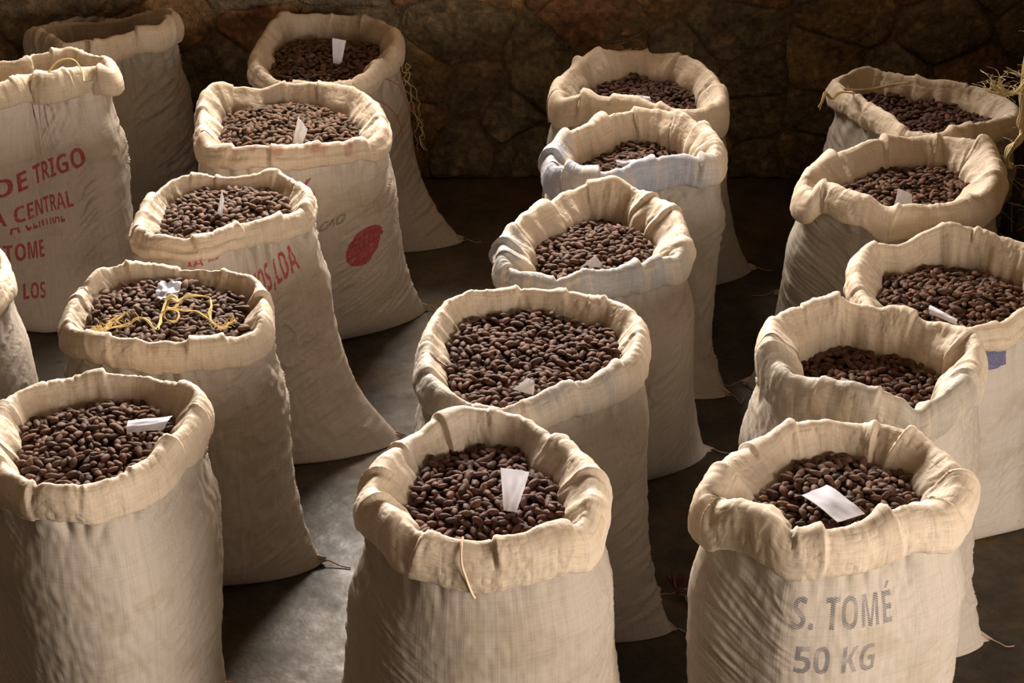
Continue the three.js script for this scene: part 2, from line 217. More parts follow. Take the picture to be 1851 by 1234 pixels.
const LOOK = {
  C1: { fold: 1.35, seed: 1, label: 'sack at the front centre with a corded seam on its rolled cuff', to: 0.032, ti: 0.045, drop: 0.088, beans: 0.05, mound: 0.012, body: [0.50, 0.44, 0.355], bean: [0.15, 0.075, 0.058], grey: [0.55, 0.5, 0.45, 0.35, -1] },
  C2: { wrinkle: 1.5, seed: 2, label: 'cream sack in the centre row directly behind the front centre sack', to: 0.024, ti: 0.042, drop: 0.062, beans: 0.035, mound: 0.0, body: [0.49, 0.445, 0.38], bean: [0.14, 0.07, 0.05], grey: [0.44, 0.43, 0.42, 0.8, 1] },
  C3: { fold: 1.5, seed: 3, label: 'middle sack of the centre row with peaked back rim and bluish grey streaked front cuff', to: 0.022, ti: 0.062, drop: 0.06, beans: 0.072, mound: 0.03, body: [0.50, 0.46, 0.40], bean: [0.15, 0.08, 0.056], grey: [0.43, 0.44, 0.46, 0.95, 1] },
  C4: { fold: 1.8, wrinkle: 1.6, seed: 4, label: 'sack in the centre row with a pale blue plastic looking folded cuff', to: 0.024, ti: 0.045, drop: 0.074, beans: 0.085, mound: 0.015, body: [0.52, 0.48, 0.41], bean: [0.13, 0.07, 0.05], grey: [0.50, 0.545, 0.66, 1.0, 1] },
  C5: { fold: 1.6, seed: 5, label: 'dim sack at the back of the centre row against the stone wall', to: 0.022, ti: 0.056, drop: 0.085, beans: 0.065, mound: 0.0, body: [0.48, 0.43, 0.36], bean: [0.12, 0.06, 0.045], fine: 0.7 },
  L1: { wrinkle: 1.5, seed: 6, label: 'sack at the front left corner with a white label on its beans', to: 0.024, ti: 0.04, drop: 0.072, beans: 0.05, mound: 0.022, body: [0.58, 0.52, 0.435], bean: [0.17, 0.095, 0.07] },
  L2: { wrinkle: 1.7, seed: 7, label: 'sack in the left row with tangled yellow twine lying on its beans', to: 0.022, ti: 0.034, drop: 0.066, beans: 0.028, mound: 0.008, body: [0.58, 0.52, 0.44], bean: [0.17, 0.105, 0.078] },
  L3: { wrinkle: 1.8, seed: 8, label: 'sack in the left row printed with red letters TOS,LDA below the cuff', to: 0.022, ti: 0.042, drop: 0.050, beans: 0.032, mound: 0.02, body: [0.66, 0.60, 0.51], bean: [0.18, 0.11, 0.08],
    prints: [['text', 'ITOS,LDA', 0.176, 0.508, 0.066, red, 'bold', 0.45, 0.37], ['text', 'IA LI', -0.02, 0.588, 0.022, red, 'bold', 0.05, 1.2]] },
  L4: { wrinkle: 1.5, seed: 9, label: 'sack in the left row with a red oval stamp on its side', to: 0.022, ti: 0.048, drop: 0.058, beans: 0.048, mound: 0.02, body: [0.69, 0.63, 0.54], bean: [0.18, 0.115, 0.08],
    prints: [['oval', 0.175, 0.33, 0.036, 0.06, red, 0.35], ['hand', 'CAO', 0.105, 0.405, 0.03, ink, 0.35], ['text', 'V', 0.05, 0.525, 0.028, red, 'bold', 0.4, 2], ['text', 'O', 0.065, 0.49, 0.032, red, '', 0.3, 1]], cuffRed: 1 },
  L5: { seed: 10, label: 'sack at the back of the left row with red lines and loose crinkled threads', to: 0.022, ti: 0.036, drop: 0.06, beans: 0.055, mound: 0.025, body: [0.56, 0.50, 0.42], bean: [0.16, 0.10, 0.07],
    prints: [['curve', 0.09, 0.50, 0.15, 0.16, red], ['curve', 0.10, 0.55, 0.2, 0.14, red]] },
  T: { fold: 1.3, wrinkle: 1.6, seed: 11, label: 'white sack printed DE TRIGO in red letters at the left edge', to: 0.026, ti: 0.022, drop: 0.07, beans: 0.10, mound: 0.0, body: [0.74, 0.68, 0.59], bean: [0.15, 0.08, 0.06],
    prints: [['text', 'DE TRIGO', 0.062, 0.452, 0.054, red, 'bold', 0.16, 1.12], ['text', 'A CENTRAL', 0.02, 0.352, 0.048, red, 'bold', 0.10, 0.92], ['ghost', 'A CENTRAL', 0.02, 0.322, 0.052, red, 'bold', 0.06, 0.62], ['text', 'TOME', -0.05, 0.236, 0.05, red, 'bold', 0.0, 0.7], ['text', 'LOS', -0.034, 0.124, 0.045, red, 'bold', 0.0, 0.75]] },
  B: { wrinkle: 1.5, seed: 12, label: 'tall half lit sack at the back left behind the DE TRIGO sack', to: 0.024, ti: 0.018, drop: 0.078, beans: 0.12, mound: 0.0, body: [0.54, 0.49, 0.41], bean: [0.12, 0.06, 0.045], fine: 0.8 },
  E: { wrinkle: 0.6, seed: 13, label: 'plain sack cut off by the left edge beside the twine sack', to: 0.022, ti: 0.026, drop: 0.06, beans: 0.05, mound: 0.01, body: [0.58, 0.53, 0.46], bean: [0.16, 0.09, 0.07], fine: 0.8 },
  R1: { fold: 1.8, seed: 14, label: 'cream sack stamped S. TOMÉ 50 KG in dotted grey letters at the front right', to: 0.030, ti: 0.066, drop: 0.082, beans: 0.052, mound: 0.018, body: [0.57, 0.51, 0.425], bean: [0.16, 0.09, 0.068],
    prints: [['dots', 'S. TOMÉ', 0.008, 0.486, 0.062, ink, 'bold', -0.07, 0.64], ['dots', '50 KG', -0.004, 0.394, 0.060, ink, 'bold', -0.08, 0.72]] },
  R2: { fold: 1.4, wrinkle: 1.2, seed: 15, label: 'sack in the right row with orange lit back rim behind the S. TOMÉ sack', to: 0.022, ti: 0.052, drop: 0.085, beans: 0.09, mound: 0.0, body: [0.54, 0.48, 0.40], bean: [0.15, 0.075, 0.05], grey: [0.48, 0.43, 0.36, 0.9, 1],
    prints: [['hand', 'IIX', -0.25, 0.43, 0.04, ink, 0.2]] },
  R3: { seed: 16, label: 'heaped sack at the right edge with a dark blue patch below its rim', to: 0.022, ti: 0.045, drop: 0.05, beans: 0.05, mound: 0.035, body: [0.62, 0.56, 0.48], bean: [0.15, 0.08, 0.055], prints: [['patch', 0.072, 0.492, 0.032, 0.07, 'rgb(74,74,112)']] },
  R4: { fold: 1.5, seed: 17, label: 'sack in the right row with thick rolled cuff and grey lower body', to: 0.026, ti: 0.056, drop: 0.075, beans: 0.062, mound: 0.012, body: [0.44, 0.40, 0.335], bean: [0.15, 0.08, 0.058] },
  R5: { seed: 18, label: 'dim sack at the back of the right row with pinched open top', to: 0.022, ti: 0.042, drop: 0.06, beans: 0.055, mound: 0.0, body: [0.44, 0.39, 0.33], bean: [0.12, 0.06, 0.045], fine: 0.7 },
};

const earMat = new THREE.MeshStandardMaterial({ color: new THREE.Color().setRGB(0.42, 0.33, 0.26), roughness: 0.95 });
const threadMat = new THREE.MeshStandardMaterial({ color: new THREE.Color().setRGB(0.30, 0.20, 0.14), roughness: 0.95 });
const maroonMat = new THREE.MeshStandardMaterial({ color: new THREE.Color().setRGB(0.16, 0.05, 0.045), roughness: 0.95 });
const cordMat = new THREE.MeshStandardMaterial({ color: new THREE.Color().setRGB(0.70, 0.56, 0.38), roughness: 0.9 });
const coreMat = new THREE.MeshStandardMaterial({ color: new THREE.Color().setRGB(0.06, 0.03, 0.022), roughness: 0.95 });

function bodyTexture(L) {                        // 1.5 m round by 0.75 m high: weave, dust, marks and print
  const W = 1280, Hh = 640, cv = document.createElement('canvas'); cv.width = W; cv.height = Hh; const c = cv.getContext('2d');
  const X = (u) => (u + 0.75) / 1.5 * W, Y = (y) => (1 - y / 0.75) * Hh, S = W / 1.5;
  for (const p of L.prints || []) {
    c.save();
    if (['text', 'dots', 'ghost'].includes(p[0])) {
      const [kind, s, u, y, h, col, wt, slope, squeeze] = p;
      c.translate(X(u), Y(y)); c.transform(1, -slope, 0, 1, 0, 0); c.scale(squeeze, 1); c.font = `${wt} ${h * S * 1.35}px sans-serif`; c.textAlign = 'center'; c.textBaseline = 'middle'; c.fillStyle = col;
      if (kind === 'ghost') { c.beginPath(); c.rect(-400, h * S * 0.15, 800, 200); c.clip(); }
      c.fillText(s, 0, 0);
    } else if (p[0] === 'hand') { const [, s, u, y, h, col, slope] = p; c.translate(X(u), Y(y)); c.transform(1, -slope, -0.1, 1, 0, 0); c.font = `italic ${h * S}px sans-serif`; c.textAlign = 'center'; c.strokeStyle = col; c.lineWidth = 1.1; c.strokeText(s, 0, 0); }
    else if (p[0] === 'oval') { const [, u, y, a, b, col, rot] = p; c.translate(X(u), Y(y)); c.rotate(rot); c.fillStyle = col; c.beginPath(); c.ellipse(0, 0, a * S, b * S, 0, 0, 7); c.fill(); c.globalCompositeOperation = 'destination-out'; c.lineWidth = 1; c.strokeStyle = 'rgba(0,0,0,0.4)'; for (let i = -3; i <= 3; i++) { c.beginPath(); c.moveTo(i * a * S / 5, -b * S * 0.6); c.lineTo(i * a * S / 5, b * S * 0.6); c.stroke(); } }
    else if (p[0] === 'curve') { const [, u, y, w, h, col] = p; c.strokeStyle = col; c.lineWidth = 2.4; c.beginPath(); c.moveTo(X(u), Y(y)); c.quadraticCurveTo(X(u + w), Y(y - 0.02), X(u + w), Y(y - h)); c.stroke(); }
    else if (p[0] === 'patch') { const [, u, y, w, h, col] = p; c.fillStyle = col; c.fillRect(X(u - w), Y(y + h / 2), 2 * w * S, h * S); }
    c.restore();
  }
  const img = (L.prints || []).length ? c.getImageData(0, 0, W, Hh).data : null, r = rng(L.seed * 91), cx = [], cy = [], o = L.seed * 17.3;
  for (let i = 0; i < W; i++) { cx.push(r() ** 2); cy.push(r() ** 2); }
  const dots = (L.prints || []).some((p) => p[0] === 'dots'), base = L.body.map((v, i) => Math.pow(v * [0.75, 0.73, 0.735][i], 1 / 2.2));
  const g = [0, 0, 0];
  const t = texture(W, Hh, (x, y) => {
    const th = 0.09 * cx[x] * vnoise(x * 3, y / 40) + 0.07 * cy[y] * vnoise(x / 40, y * 3 + 50) + 0.035 * tn[(x * 31 + y * 257) & 65535];
    const a = vnoise(x / 90 + o, y / 60), b = vf(x / 26, y / 20 + o), dust = smooth(0.5, 0.78, 0.5 * a + 0.5 * b), spot = smooth(0.83, 0.9, vf(x / 9 + o, y / 9)) * smooth(0.5, 0.7, vnoise(x / 50, y / 50 + o));
    const k = 1.03 - th - 0.05 * dust - 0.16 * spot;
    g[0] = base[0] * k; g[1] = base[1] * k * (1 - 0.012 * dust); g[2] = base[2] * k * (1 - 0.045 * dust);
    if (img) { const q = ((Hh - 1 - y) * W + x) * 4; let al = img[q + 3] / 255; if (al > 0) { al *= dots ? ((x + 2 * y) % 7 < 4 ? 0.85 : 0.12) * (0.3 + 0.8 * vnoise(x / 14 + 9, y / 14)) : 0.62 + 0.38 * tn[((x >> 1) * 3 + (y >> 1) * 517) & 65535] - 0.25 * smooth(0.6, 0.8, vf(x / 12, y / 12)); al = clamp(al, 0, 1); for (let i = 0; i < 3; i++) g[i] = mix(g[i], img[q + i] / 255, al); } }
    return g;
  }, true);
  t.wrapS = t.wrapT = THREE.ClampToEdgeWrapping; t.repeat.set(1 / 1.5, 1 / 0.75); t.offset.set(0.5, 0); return t;
}

function buildSack(key) {
  const R = RIMS[key], L = LOOK[key], H = R.height, sd = L.seed * 7.31, fine = L.fine || 1;
  const root = thing('sack', L.label, 'sack', [R.at[0], 0, R.at[1]], 'open sacks of cocoa beans');
  // ---- crest of the rim
  const curve = new THREE.CatmullRomCurve3(R.rim.map((p) => V(p[0] / 1000, H + p[1] / 1000, p[2] / 1000)), true, 'centripetal');
  const N = Math.round(340 * fine); let P = curve.getSpacedPoints(N); P.pop(); const total = curve.getLength();
  const at = (i) => P[((i % N) + N) % N];
  P = P.map((p, i) => { const s = i / N * total; return V(p.x, p.y + 0.005 * n3(s / 0.07, sd, 0), p.z); });
  const win = Math.round(0.035 / total * N), nor = P.map((_, i) => { const t = at(i + win).clone().sub(at(i - win)); return V(-t.z, 0, t.x).normalize(); });
  { let s = 0; P.forEach((p, i) => { s += p.x * nor[i].x + p.z * nor[i].z; }); if (s < 0) nor.forEach((n) => n.negate()); }
  const phiOf = P.map((p) => Math.atan2(p.x, p.z));
  // ---- polar radius of the rim, smoothed, for the body under it
  const NB = 360, acc = new Float64Array(NB), cnt = new Float64Array(NB);
  P.forEach((p, i) => { const q = Math.round((phiOf[i] + Math.PI) / (2 * Math.PI) * NB) % NB, r = Math.hypot(p.x, p.z); for (let k = -50; k <= 50; k++) { const w = Math.exp(-k * k / 90), b = (q + k + NB) % NB; acc[b] += r * w; cnt[b] += w; } });
  const topR = (f) => { const q = ((f + Math.PI) / (2 * Math.PI) * NB + NB) % NB, a = Math.floor(q), t = q - a, v = (b) => acc[b % NB] / cnt[b % NB]; return mix(v(a), v(a + 1), t); };
  // ---- lens-shaped base between the two seam corners
  const [rx, rz, lx, lz] = R.corners, ax = (rx - lx) / Math.hypot(rx - lx, rz - lz), az = (rz - lz) / Math.hypot(rx - lx, rz - lz), wr = rx * ax + rz * az, wl = -(lx * ax + lz * az);
  const off = ((rx + lx) / 2) * -az + ((rz + lz) / 2) * ax, ox = -az * off, oz = ax * off, db = L.base || 0.185, pw = 1.42;
  const lens = (f) => { const ex = Math.sin(f), ez = Math.cos(f), ca = ex * ax + ez * az, cb = -ex * az + ez * ax, w = ca > 0 ? wr : wl; return [1 / Math.pow(Math.pow(Math.abs(ca) / w, pw) + Math.pow(Math.abs(cb) / db, pw), 1 / pw), Math.abs(ca)]; };
  const outer = L.to;
  function body(f, y) {
    const t = clamp(1 - y / H, 0, 1), [rb, tip] = lens(f), s = 0.26 * t + 0.74 * Math.pow(t, 4);
    let rt = topR(f) + outer * (0.05 + 0.85 * smooth(0.14, 0.36, t)) + 0.010 * Math.sin(Math.PI * Math.min(1, t * 1.2));
    const mid = 0.5 * (topR(f) + topR(f + Math.PI)); rt = mix(rt, Math.min(rt, mid + outer + 0.02), smooth(0.1, 0.6, t) * 0.8);
    let r = mix(rt, rb, s);
    const q = clamp(1 - y / 0.07, 0, 1); r -= 0.042 * (1 - Math.sqrt(Math.max(0, 1 - q * q))) * (1 - Math.pow(tip, 6));
    return [Math.sin(f) * r + ox * s, y, Math.cos(f) * r + oz * s];
  }
  // ---- body
  const NU = Math.round(330 * fine), NV = Math.round(150 * fine), y0 = H - 0.028;
  const uOf = (f) => f * 0.2;
  const g = grid(NU, NV + 4, (i, j) => {
    const f = -Math.PI + 2 * Math.PI * i / NU;
    if (j <= NV) { const p = body(f, y0 * (1 - j / NV)); return p; }
    const b = body(f, 0), k = 1 - (j - NV) / 4; return [mix(ox, b[0], k), 0.0, mix(oz, b[2], k)];
  }, (i, j) => [uOf(-Math.PI + 2 * Math.PI * i / NU), y0 * (1 - Math.min(j, NV) / NV)]);
  weldSeam(g, NU, NV + 4);
  const wk = L.wrinkle || 1;
  displace(g, (u, v) => {
    if (v < 0.002) return 0;
    const a = Math.abs(u), side = smooth(0.08, 0.22, a + 0.06 * n3(u * 3, v * 3, sd)) * (1 - 0.72 * smooth(0.27, 0.315, a) * (1 - smooth(0.315, 0.37, a))), ac = v * 0.84 - a * 0.54, al = v * 0.54 + a * 0.84, patch = smooth(-0.35, 0.4, n3(u * 5, v * 4, sd + 3)), low = smooth(0, 0.08, v);
    let d = 0.0030 * side * (0.5 + 0.5 * patch) * ridge(n3(ac / 0.020, al / 0.16, sd)) * 0.8 + 0.0030 * side * (0.5 + 0.5 * patch) * n3(ac / 0.0105, al / 0.11, sd + 5);
    d += 0.006 * fbm(u * 4, v * 3.2, sd + 9, 2) + 0.0009 * n3(u / 0.02, v / 0.05, sd + 2);
    const c = n3(ac / 0.08, al / 0.25, sd + 14); d -= 0.004 * side * Math.max(0, 1 - Math.abs(c) / 0.10) * patch;
    const tuck = smooth(0.16, 0.06, H - v); d += 0.007 * tuck * ridge(n3(u / 0.07, v / 0.2, sd + 8)) - 0.004 * tuck;
    return d * low * wk;
  });
  weldSeam(g, NU, NV + 4);
  const mb = new THREE.MeshStandardMaterial({ map: bodyTexture(L), roughness: 0.72, bumpMap: weaveH, bumpScale: 0.0008 });
  part('body', g, mb, root);
  // ---- rolled cuff: up the inside, over the crest, down the outside and tucked under
  const M = 46, deep = L.beans + 0.05;
  const to = P.map((_, i) => L.to * (1 + 0.2 * n3(i / N * total / 0.16, sd, 3))), ti = P.map((p, i) => L.ti * (1 + 0.3 * n3(i / N * total / 0.13, sd, 6)) * (0.55 + 0.45 * Math.abs(Math.sin(phiOf[i]))) * clamp(Math.hypot(p.x, p.z) / 0.17, 0.5, 1.1) + 0.006 * n3(i / N * total / 0.045, sd, 7)), dr = P.map((_, i) => L.drop * (1 + 0.16 * n3(i / N * total / 0.28, sd, 9)));
  const rows = P.map((_, i) => {
    const o = to[i], n = ti[i], d = dr[i];
    const c = new THREE.CatmullRomCurve3([[-n - 0.004, -deep], [-n - 0.003, -deep * 0.72], [-n * 0.9, -Math.min(0.045, deep * 0.5)], [-n * 0.45, -0.019], [-n * 0.04, 0], [o * 0.45, -0.006], [o * 0.92, -0.026], [o * 1.08, -d * 0.55], [o * 1.06, -d * 0.88], [o * 0.92, -d], [o * 0.62, -d + 0.002], [o * 0.3, -d + 0.02]].map((q) => V(q[0], q[1], 0)));
    const pts = c.getSpacedPoints(M); return pts;
  });
  const gl = L.grey, cg = grid(N, M, (i, j) => { const p = P[i % N], n = nor[i % N], q = rows[i % N][j]; return [p.x + n.x * q.x, p.y + q.y, p.z + n.z * q.x]; },
    (i, j) => [i / N * total, j / M * (0.19 + L.drop)],
    (i, j) => {
      const f = phiOf[i % N], s = i / N * total, v = j / M, dirt = smooth(0.1, 0.55, fbm(s * 9, v * 3, sd, 3)); let c = CREAM.map((e, k) => e * (1 - [0.06, 0.09, 0.14][k] * dirt));
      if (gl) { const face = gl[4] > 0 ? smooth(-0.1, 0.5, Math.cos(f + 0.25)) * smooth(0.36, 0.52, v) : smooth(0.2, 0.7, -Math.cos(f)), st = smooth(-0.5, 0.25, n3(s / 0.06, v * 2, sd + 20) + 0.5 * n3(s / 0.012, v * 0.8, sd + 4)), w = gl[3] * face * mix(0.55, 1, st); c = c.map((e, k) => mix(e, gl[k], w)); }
      if (L.cuffRed && Math.cos(f) > 0.3 && v > 0.5) { const w = 0.55 * smooth(0.25, 0.6, n3(s / 0.05, v * 3, sd + 30)); c = [mix(c[0], 0.6, w), mix(c[1], 0.26, w), mix(c[2], 0.22, w)]; }
      return c;
    });
  weldSeam(cg, N, M);
  const fr = rng(L.seed * 33), folds = []; for (let k = 0; k < 11; k++) folds.push([(k + 0.15 + 0.7 * fr()) / 11 * total, 0.004 + 0.009 * fr(), fr() < 0.5 ? -1 : 1, (fr() - 0.5) * 0.5, 0.02 + 0.03 * fr(), 0.35 + 0.6 * fr()]);
  displace(cg, (s, v) => {
    const ease = smooth(0, 0.02, v) * smooth(0.19 + L.drop, 0.17 + L.drop, v) , sk = s + 0.2 * v;
    let d = 0.0022 * n3(s / 0.11, v / 0.10, sd + 4) + 0.0011 * ridge(n3(sk / 0.04, v / 0.13, sd + 1));
    const gather = smooth(-0.05, 0.5, n3(s / 0.10, v / 0.08, sd + 12)); d += (0.25 + gather) * (0.0014 * n3(sk / 0.011, v / 0.05, sd + 2) + 0.0008 * n3(sk / 0.006, v / 0.03, sd + 3));
    for (const f of folds) {                     // a fold: sharp on one side, easing out on the other
      let q = (s - f[0] - f[3] * (v - 0.13)) % total; if (q > total / 2) q -= total; if (q < -total / 2) q += total; q *= f[2];
      if (q < -0.006 || q > 0.12) continue;
      const h = Math.exp(-(((v - 0.13 * f[5] - 0.05) / 0.055) ** 2)); d += f[1] * (L.fold || 1) * h * (q < 0 ? smooth(-0.006, 0, q) : Math.exp(-q / f[4]));
      d -= 0.0028 * h * Math.exp(-(((q + 0.006) / 0.005) ** 2));
    }
    return ease * d;
  });
  weldSeam(cg, N, M);
  const mc = new THREE.MeshPhysicalMaterial({ map: weaveC, vertexColors: true, roughness: 0.7, transmission: 0.22, thickness: 0, bumpMap: crinkle, bumpScale: 0.0026 });
  part('rolled_cuff', cg, mc, root);
  // ---- frayed ears at the ends of the bottom seam
  [[rx, rz, 1], [lx, lz, -1]].forEach(([cx, cz, sg], k) => {
    const r = rng(L.seed * 5 + k), f = Math.atan2(cx - ox, cz - oz), b = body(f, 0.012), dx = sg * ax, dz = sg * az, e = [];
    for (let q = 0; q < 3; q++) { const l = 0.009 + 0.007 * r(), w = 0.007 + 0.005 * r(), h = 0.004 + q * 0.005, c = new THREE.ConeGeometry(w, l * 2, 7, 2); c.scale(1, 1, 0.35); c.rotateZ(-Math.PI / 2); c.rotateY(Math.atan2(-dz, dx) + (r() - 0.5) * 0.7); c.translate(b[0] + dx * l * 0.55, h + 0.002, b[2] + dz * l * 0.55); e.push(c); }
    const ear = part('seam_ear', mergeGeometries(e), earMat, root);
    const x = b[0] + dx * 0.02, z = b[2] + dz * 0.02;
    part('thread', tube([[x, 0.012, z], [x + dx * 0.015, 0.008, z + 0.006], [x + dx * 0.03, 0.004, z + dz * 0.03 + 0.004 + 0.01 * r()], [x + dx * (0.04 + 0.02 * r()), 0.003, z + 0.02 * r()]], 0.0016, 14, 5), threadMat, ear);
  });
  return { root, P, nor, ti, H, L, R, topR, body };
}
const SACKS = {};
for (const key of Object.keys(RIMS)) SACKS[key] = buildSack(key);

// ---------------------------------------------------------------- cocoa beans
const beanGeos = [0, 1, 2].map((k) => {
  const g = new THREE.SphereGeometry(1, 12, 8), p = g.attributes.position;
  for (let i = 0; i < p.count; i++) { const x = p.getX(i), y = p.getY(i), z = p.getZ(i), n = 1 + 0.13 * n3(x * 1.1, y * 1.1 + k * 5, z * 1.1), tp = 1 - 0.16 * x * (k - 0.6); p.setXYZ(i, x * 0.0122 * n, y * 0.0050 * n * tp + (k === 1 ? 0.0012 * x * x : 0), z * 0.0068 * n * tp); }
  g.computeVertexNormals(); return g;
});
const beanMat = new THREE.MeshPhysicalMaterial({ color: 0xffffff, roughness: 0.7, specularIntensity: 0.45 });
const tint = (c, t) => [c[0] * t * 0.58, c[1] * t * 0.53, c[2] * t * 0.47];
const beanTone = [0.62, 0.82, 1.0, 1.2, 1.45];
const SINGLE = { C1: ['cocoa bean near the front of the heap in the front centre sack', 'nearest beans in the front centre sack', 110], R1: ['cocoa bean near the front of the heap in the sack stamped S. TOMÉ', 'nearest beans in the S. TOMÉ sack', 95], L1: ['cocoa bean near the front of the heap in the front left sack', 'nearest beans in the front left sack', 95] };
const HEAP = {}, HEAPS = {
  C1: 'rest of the brown cocoa beans in the front centre sack', C2: 'dark cocoa beans in the second sack of the centre row', C3: 'round heap of cocoa beans in the middle sack with peaked rim', C4: 'few visible cocoa beans behind the pale blue cuff', C5: 'shadowed cocoa beans in the sack at the back of the centre row',
  L1: 'rest of the brown cocoa beans in the front left sack', L2: 'dusty brown cocoa beans under the yellow twine', L3: 'dusty cocoa beans in the sack printed TOS,LDA', L4: 'half shaded cocoa beans in the sack with the red oval stamp', L5: 'cocoa beans in the sack at the back of the left row', T: 'cocoa beans deep inside the DE TRIGO sack', B: 'cocoa beans deep inside the dark back left sack', E: 'cocoa beans in the sack cut off by the left edge',
  R1: 'rest of the brown cocoa beans in the sack stamped S. TOMÉ', R2: 'dark cocoa beans sunk deep in the orange rimmed sack', R3: 'heaped cocoa beans in the sack at the right edge', R4: 'half shaded cocoa beans in the thick cuffed sack', R5: 'shadowed cocoa beans in the pinched sack at the back right',
};
for (const [key, S] of Object.entries(SACKS)) {
  const r = rng(S.L.seed * 1013), inner = S.P.map((p, i) => [p.x - S.nor[i].x * (S.ti[i] + 0.004), p.z - S.nor[i].z * (S.ti[i] + 0.004)]);
  const inside = (x, z) => { let c = false; for (let i = 0, j = inner.length - 1; i < inner.length; j = i++) { const [a, b] = inner[i], [d, e] = inner[j]; if ((b > z) !== (e > z) && x < (d - a) * (z - b) / (e - b) + a) c = !c; } return c; };
  const level = S.H - S.L.beans, hz = (x, z) => level + S.L.mound * (1 - Math.hypot(x, z) ** 2 / 0.03) + 0.008 * n3(x * 9, z * 9, S.L.seed);
  HEAP[key] = hz;
  const list = [], cell = 0.0125, occ = new Map(), min = 0.0118;
  for (let layer = 0; layer < 4; layer++) {
    occ.clear();
    for (let tries = 0; tries < (layer ? 2600 : 5200); tries++) {
      const x = (r() - 0.5) * 0.56, z = (r() - 0.5) * 0.56; if (!inside(x, z)) continue;
      { const b = S.body(Math.atan2(x, z), hz(x, z) - layer * 0.0085); if (Math.hypot(x, z) > Math.hypot(b[0], b[2]) - 0.024) continue; }
      const ix = Math.floor(x / cell), iz = Math.floor(z / cell); let ok = true;
      for (let a = -1; a <= 1 && ok; a++) for (let b = -1; b <= 1 && ok; b++) for (const q of occ.get((ix + a) + '_' + (iz + b)) || []) if ((q[0] - x) ** 2 + (q[1] - z) ** 2 < min * min) { ok = false; break; }
      if (!ok) continue;
      const k = ix + '_' + iz; (occ.get(k) || occ.set(k, []).get(k)).push([x, z]);
      const tilt = 0.75 * (r() + r() - 1), roll = 0.9 * (r() + r() - 1);
      list.push({ x: S.R.at[0] + x, y: hz(x, z) - layer * 0.0085 + (r() - 0.5) * 0.007, z: S.R.at[1] + z, e: new THREE.Euler(roll, r() * 6.283, tilt, 'YXZ'), s: 0.84 + 0.36 * r(), t: Math.floor(r() * 5), g: Math.floor(r() * 3), layer });
    }
  }
  const single = SINGLE[key];
  let rest = list;
  if (single) {
    const top = list.filter((b) => b.layer === 0).sort((a, b) => b.z - a.z), chosen = new Set(top.slice(26, 26 + single[2]));   // the first ones hide behind the rolled cuff
    rest = list.filter((b) => !chosen.has(b));
    const mats = beanTone.map((t) => new THREE.MeshPhysicalMaterial({ color: new THREE.Color().setRGB(...tint(S.L.bean, t)), roughness: 0.7, specularIntensity: 0.45 }));
    for (const b of chosen) { const m = shade(new THREE.Mesh(beanGeos[b.g], mats[b.t])); m.name = numbered('cocoa_bean'); m.position.set(b.x, b.y, b.z); m.rotation.copy(b.e); m.scale.setScalar(b.s); tag(m, single[0], 'bean', single[1]); scene.add(m); }
  }
  const im = new THREE.InstancedMesh(beanGeos[S.L.seed % 3], beanMat, rest.length), q = new THREE.Quaternion(), mt = new THREE.Matrix4(), c = new THREE.Color();
  rest.forEach((b, i) => { im.setMatrixAt(i, mt.compose(V(b.x, b.y, b.z), q.setFromEuler(b.e), V(b.s * (0.9 + 0.1 * b.g), b.s, b.s * (1.12 - 0.1 * b.g)))); im.setColorAt(i, c.setRGB(...tint(S.L.bean, beanTone[b.t]))); });
  im.name = numbered('cocoa_beans'); shade(im); scene.add(im);
  tag(im, HEAPS[key], 'beans', null, 'stuff');
}

// ---------------------------------------------------------------- paper labels on the beans
const TAGS = {                                  // lower left, lower right, upper right, upper left
  L1: [[-0.739, 0.619, -3.018], [-0.668, 0.624, -3.024], [-0.655, 0.634, -3.054], [-0.740, 0.629, -3.046]],
  L2: [[-0.766, 0.628, -3.528], [-0.720, 0.628, -3.518], [-0.715, 0.640, -3.575], [-0.766, 0.640, -3.580]],
  L3: [[-0.687, 0.629, -3.911], [-0.674, 0.629, -3.911], [-0.665, 0.675, -3.911], [-0.668, 0.703, -3.911]],
  L4: [[-0.560, 0.599, -4.394], [-0.535, 0.595, -4.394], [-0.521, 0.633, -4.404], [-0.543, 0.669, -4.404]],
  L5: [[-0.512, 0.538, -5.047], [-0.487, 0.555, -5.047], [-0.473, 0.617, -5.057], [-0.512, 0.624, -5.057]],
  C1: [[-0.015, 0.624, -2.757], [0.008, 0.620, -2.757], [0.031, 0.687, -2.787], [-0.021, 0.696, -2.787]],
  C2: [[0.002, 0.614, -3.184], [0.043, 0.600, -3.184], [0.045, 0.627, -3.194], [0.030, 0.635, -3.194]],
  C3: [[0.144, 0.571, -3.763], [0.208, 0.573, -3.763], [0.202, 0.586, -3.773], [0.189, 0.604, -3.773]],
  C4: [[0.269, 0.545, -4.365], [0.331, 0.549, -4.365], [0.314, 0.563, -4.375], [0.266, 0.559, -4.375]],
  C5: [[0.337, 0.552, -4.772], [0.381, 0.552, -4.772], [0.377, 0.562, -4.782], [0.340, 0.566, -4.782]],
  R1: [[0.578, 0.627, -2.716], [0.631, 0.627, -2.743], [0.572, 0.640, -2.814], [0.522, 0.640, -2.781]],
  R2: [[0.664, 0.575, -3.262], [0.694, 0.573, -3.262], [0.688, 0.581, -3.272], [0.673, 0.588, -3.272]],
  R3: [[0.924, 0.540, -3.620], [0.976, 0.540, -3.566], [0.974, 0.555, -3.567], [0.926, 0.555, -3.631]],
  R4: [[0.925, 0.572, -4.092], [0.969, 0.572, -4.092], [0.967, 0.598, -4.102], [0.933, 0.612, -4.102]],
  R5: [[1.044, 0.562, -4.519], [1.076, 0.562, -4.519], [1.074, 0.572, -4.529], [1.051, 0.570, -4.529]],
};
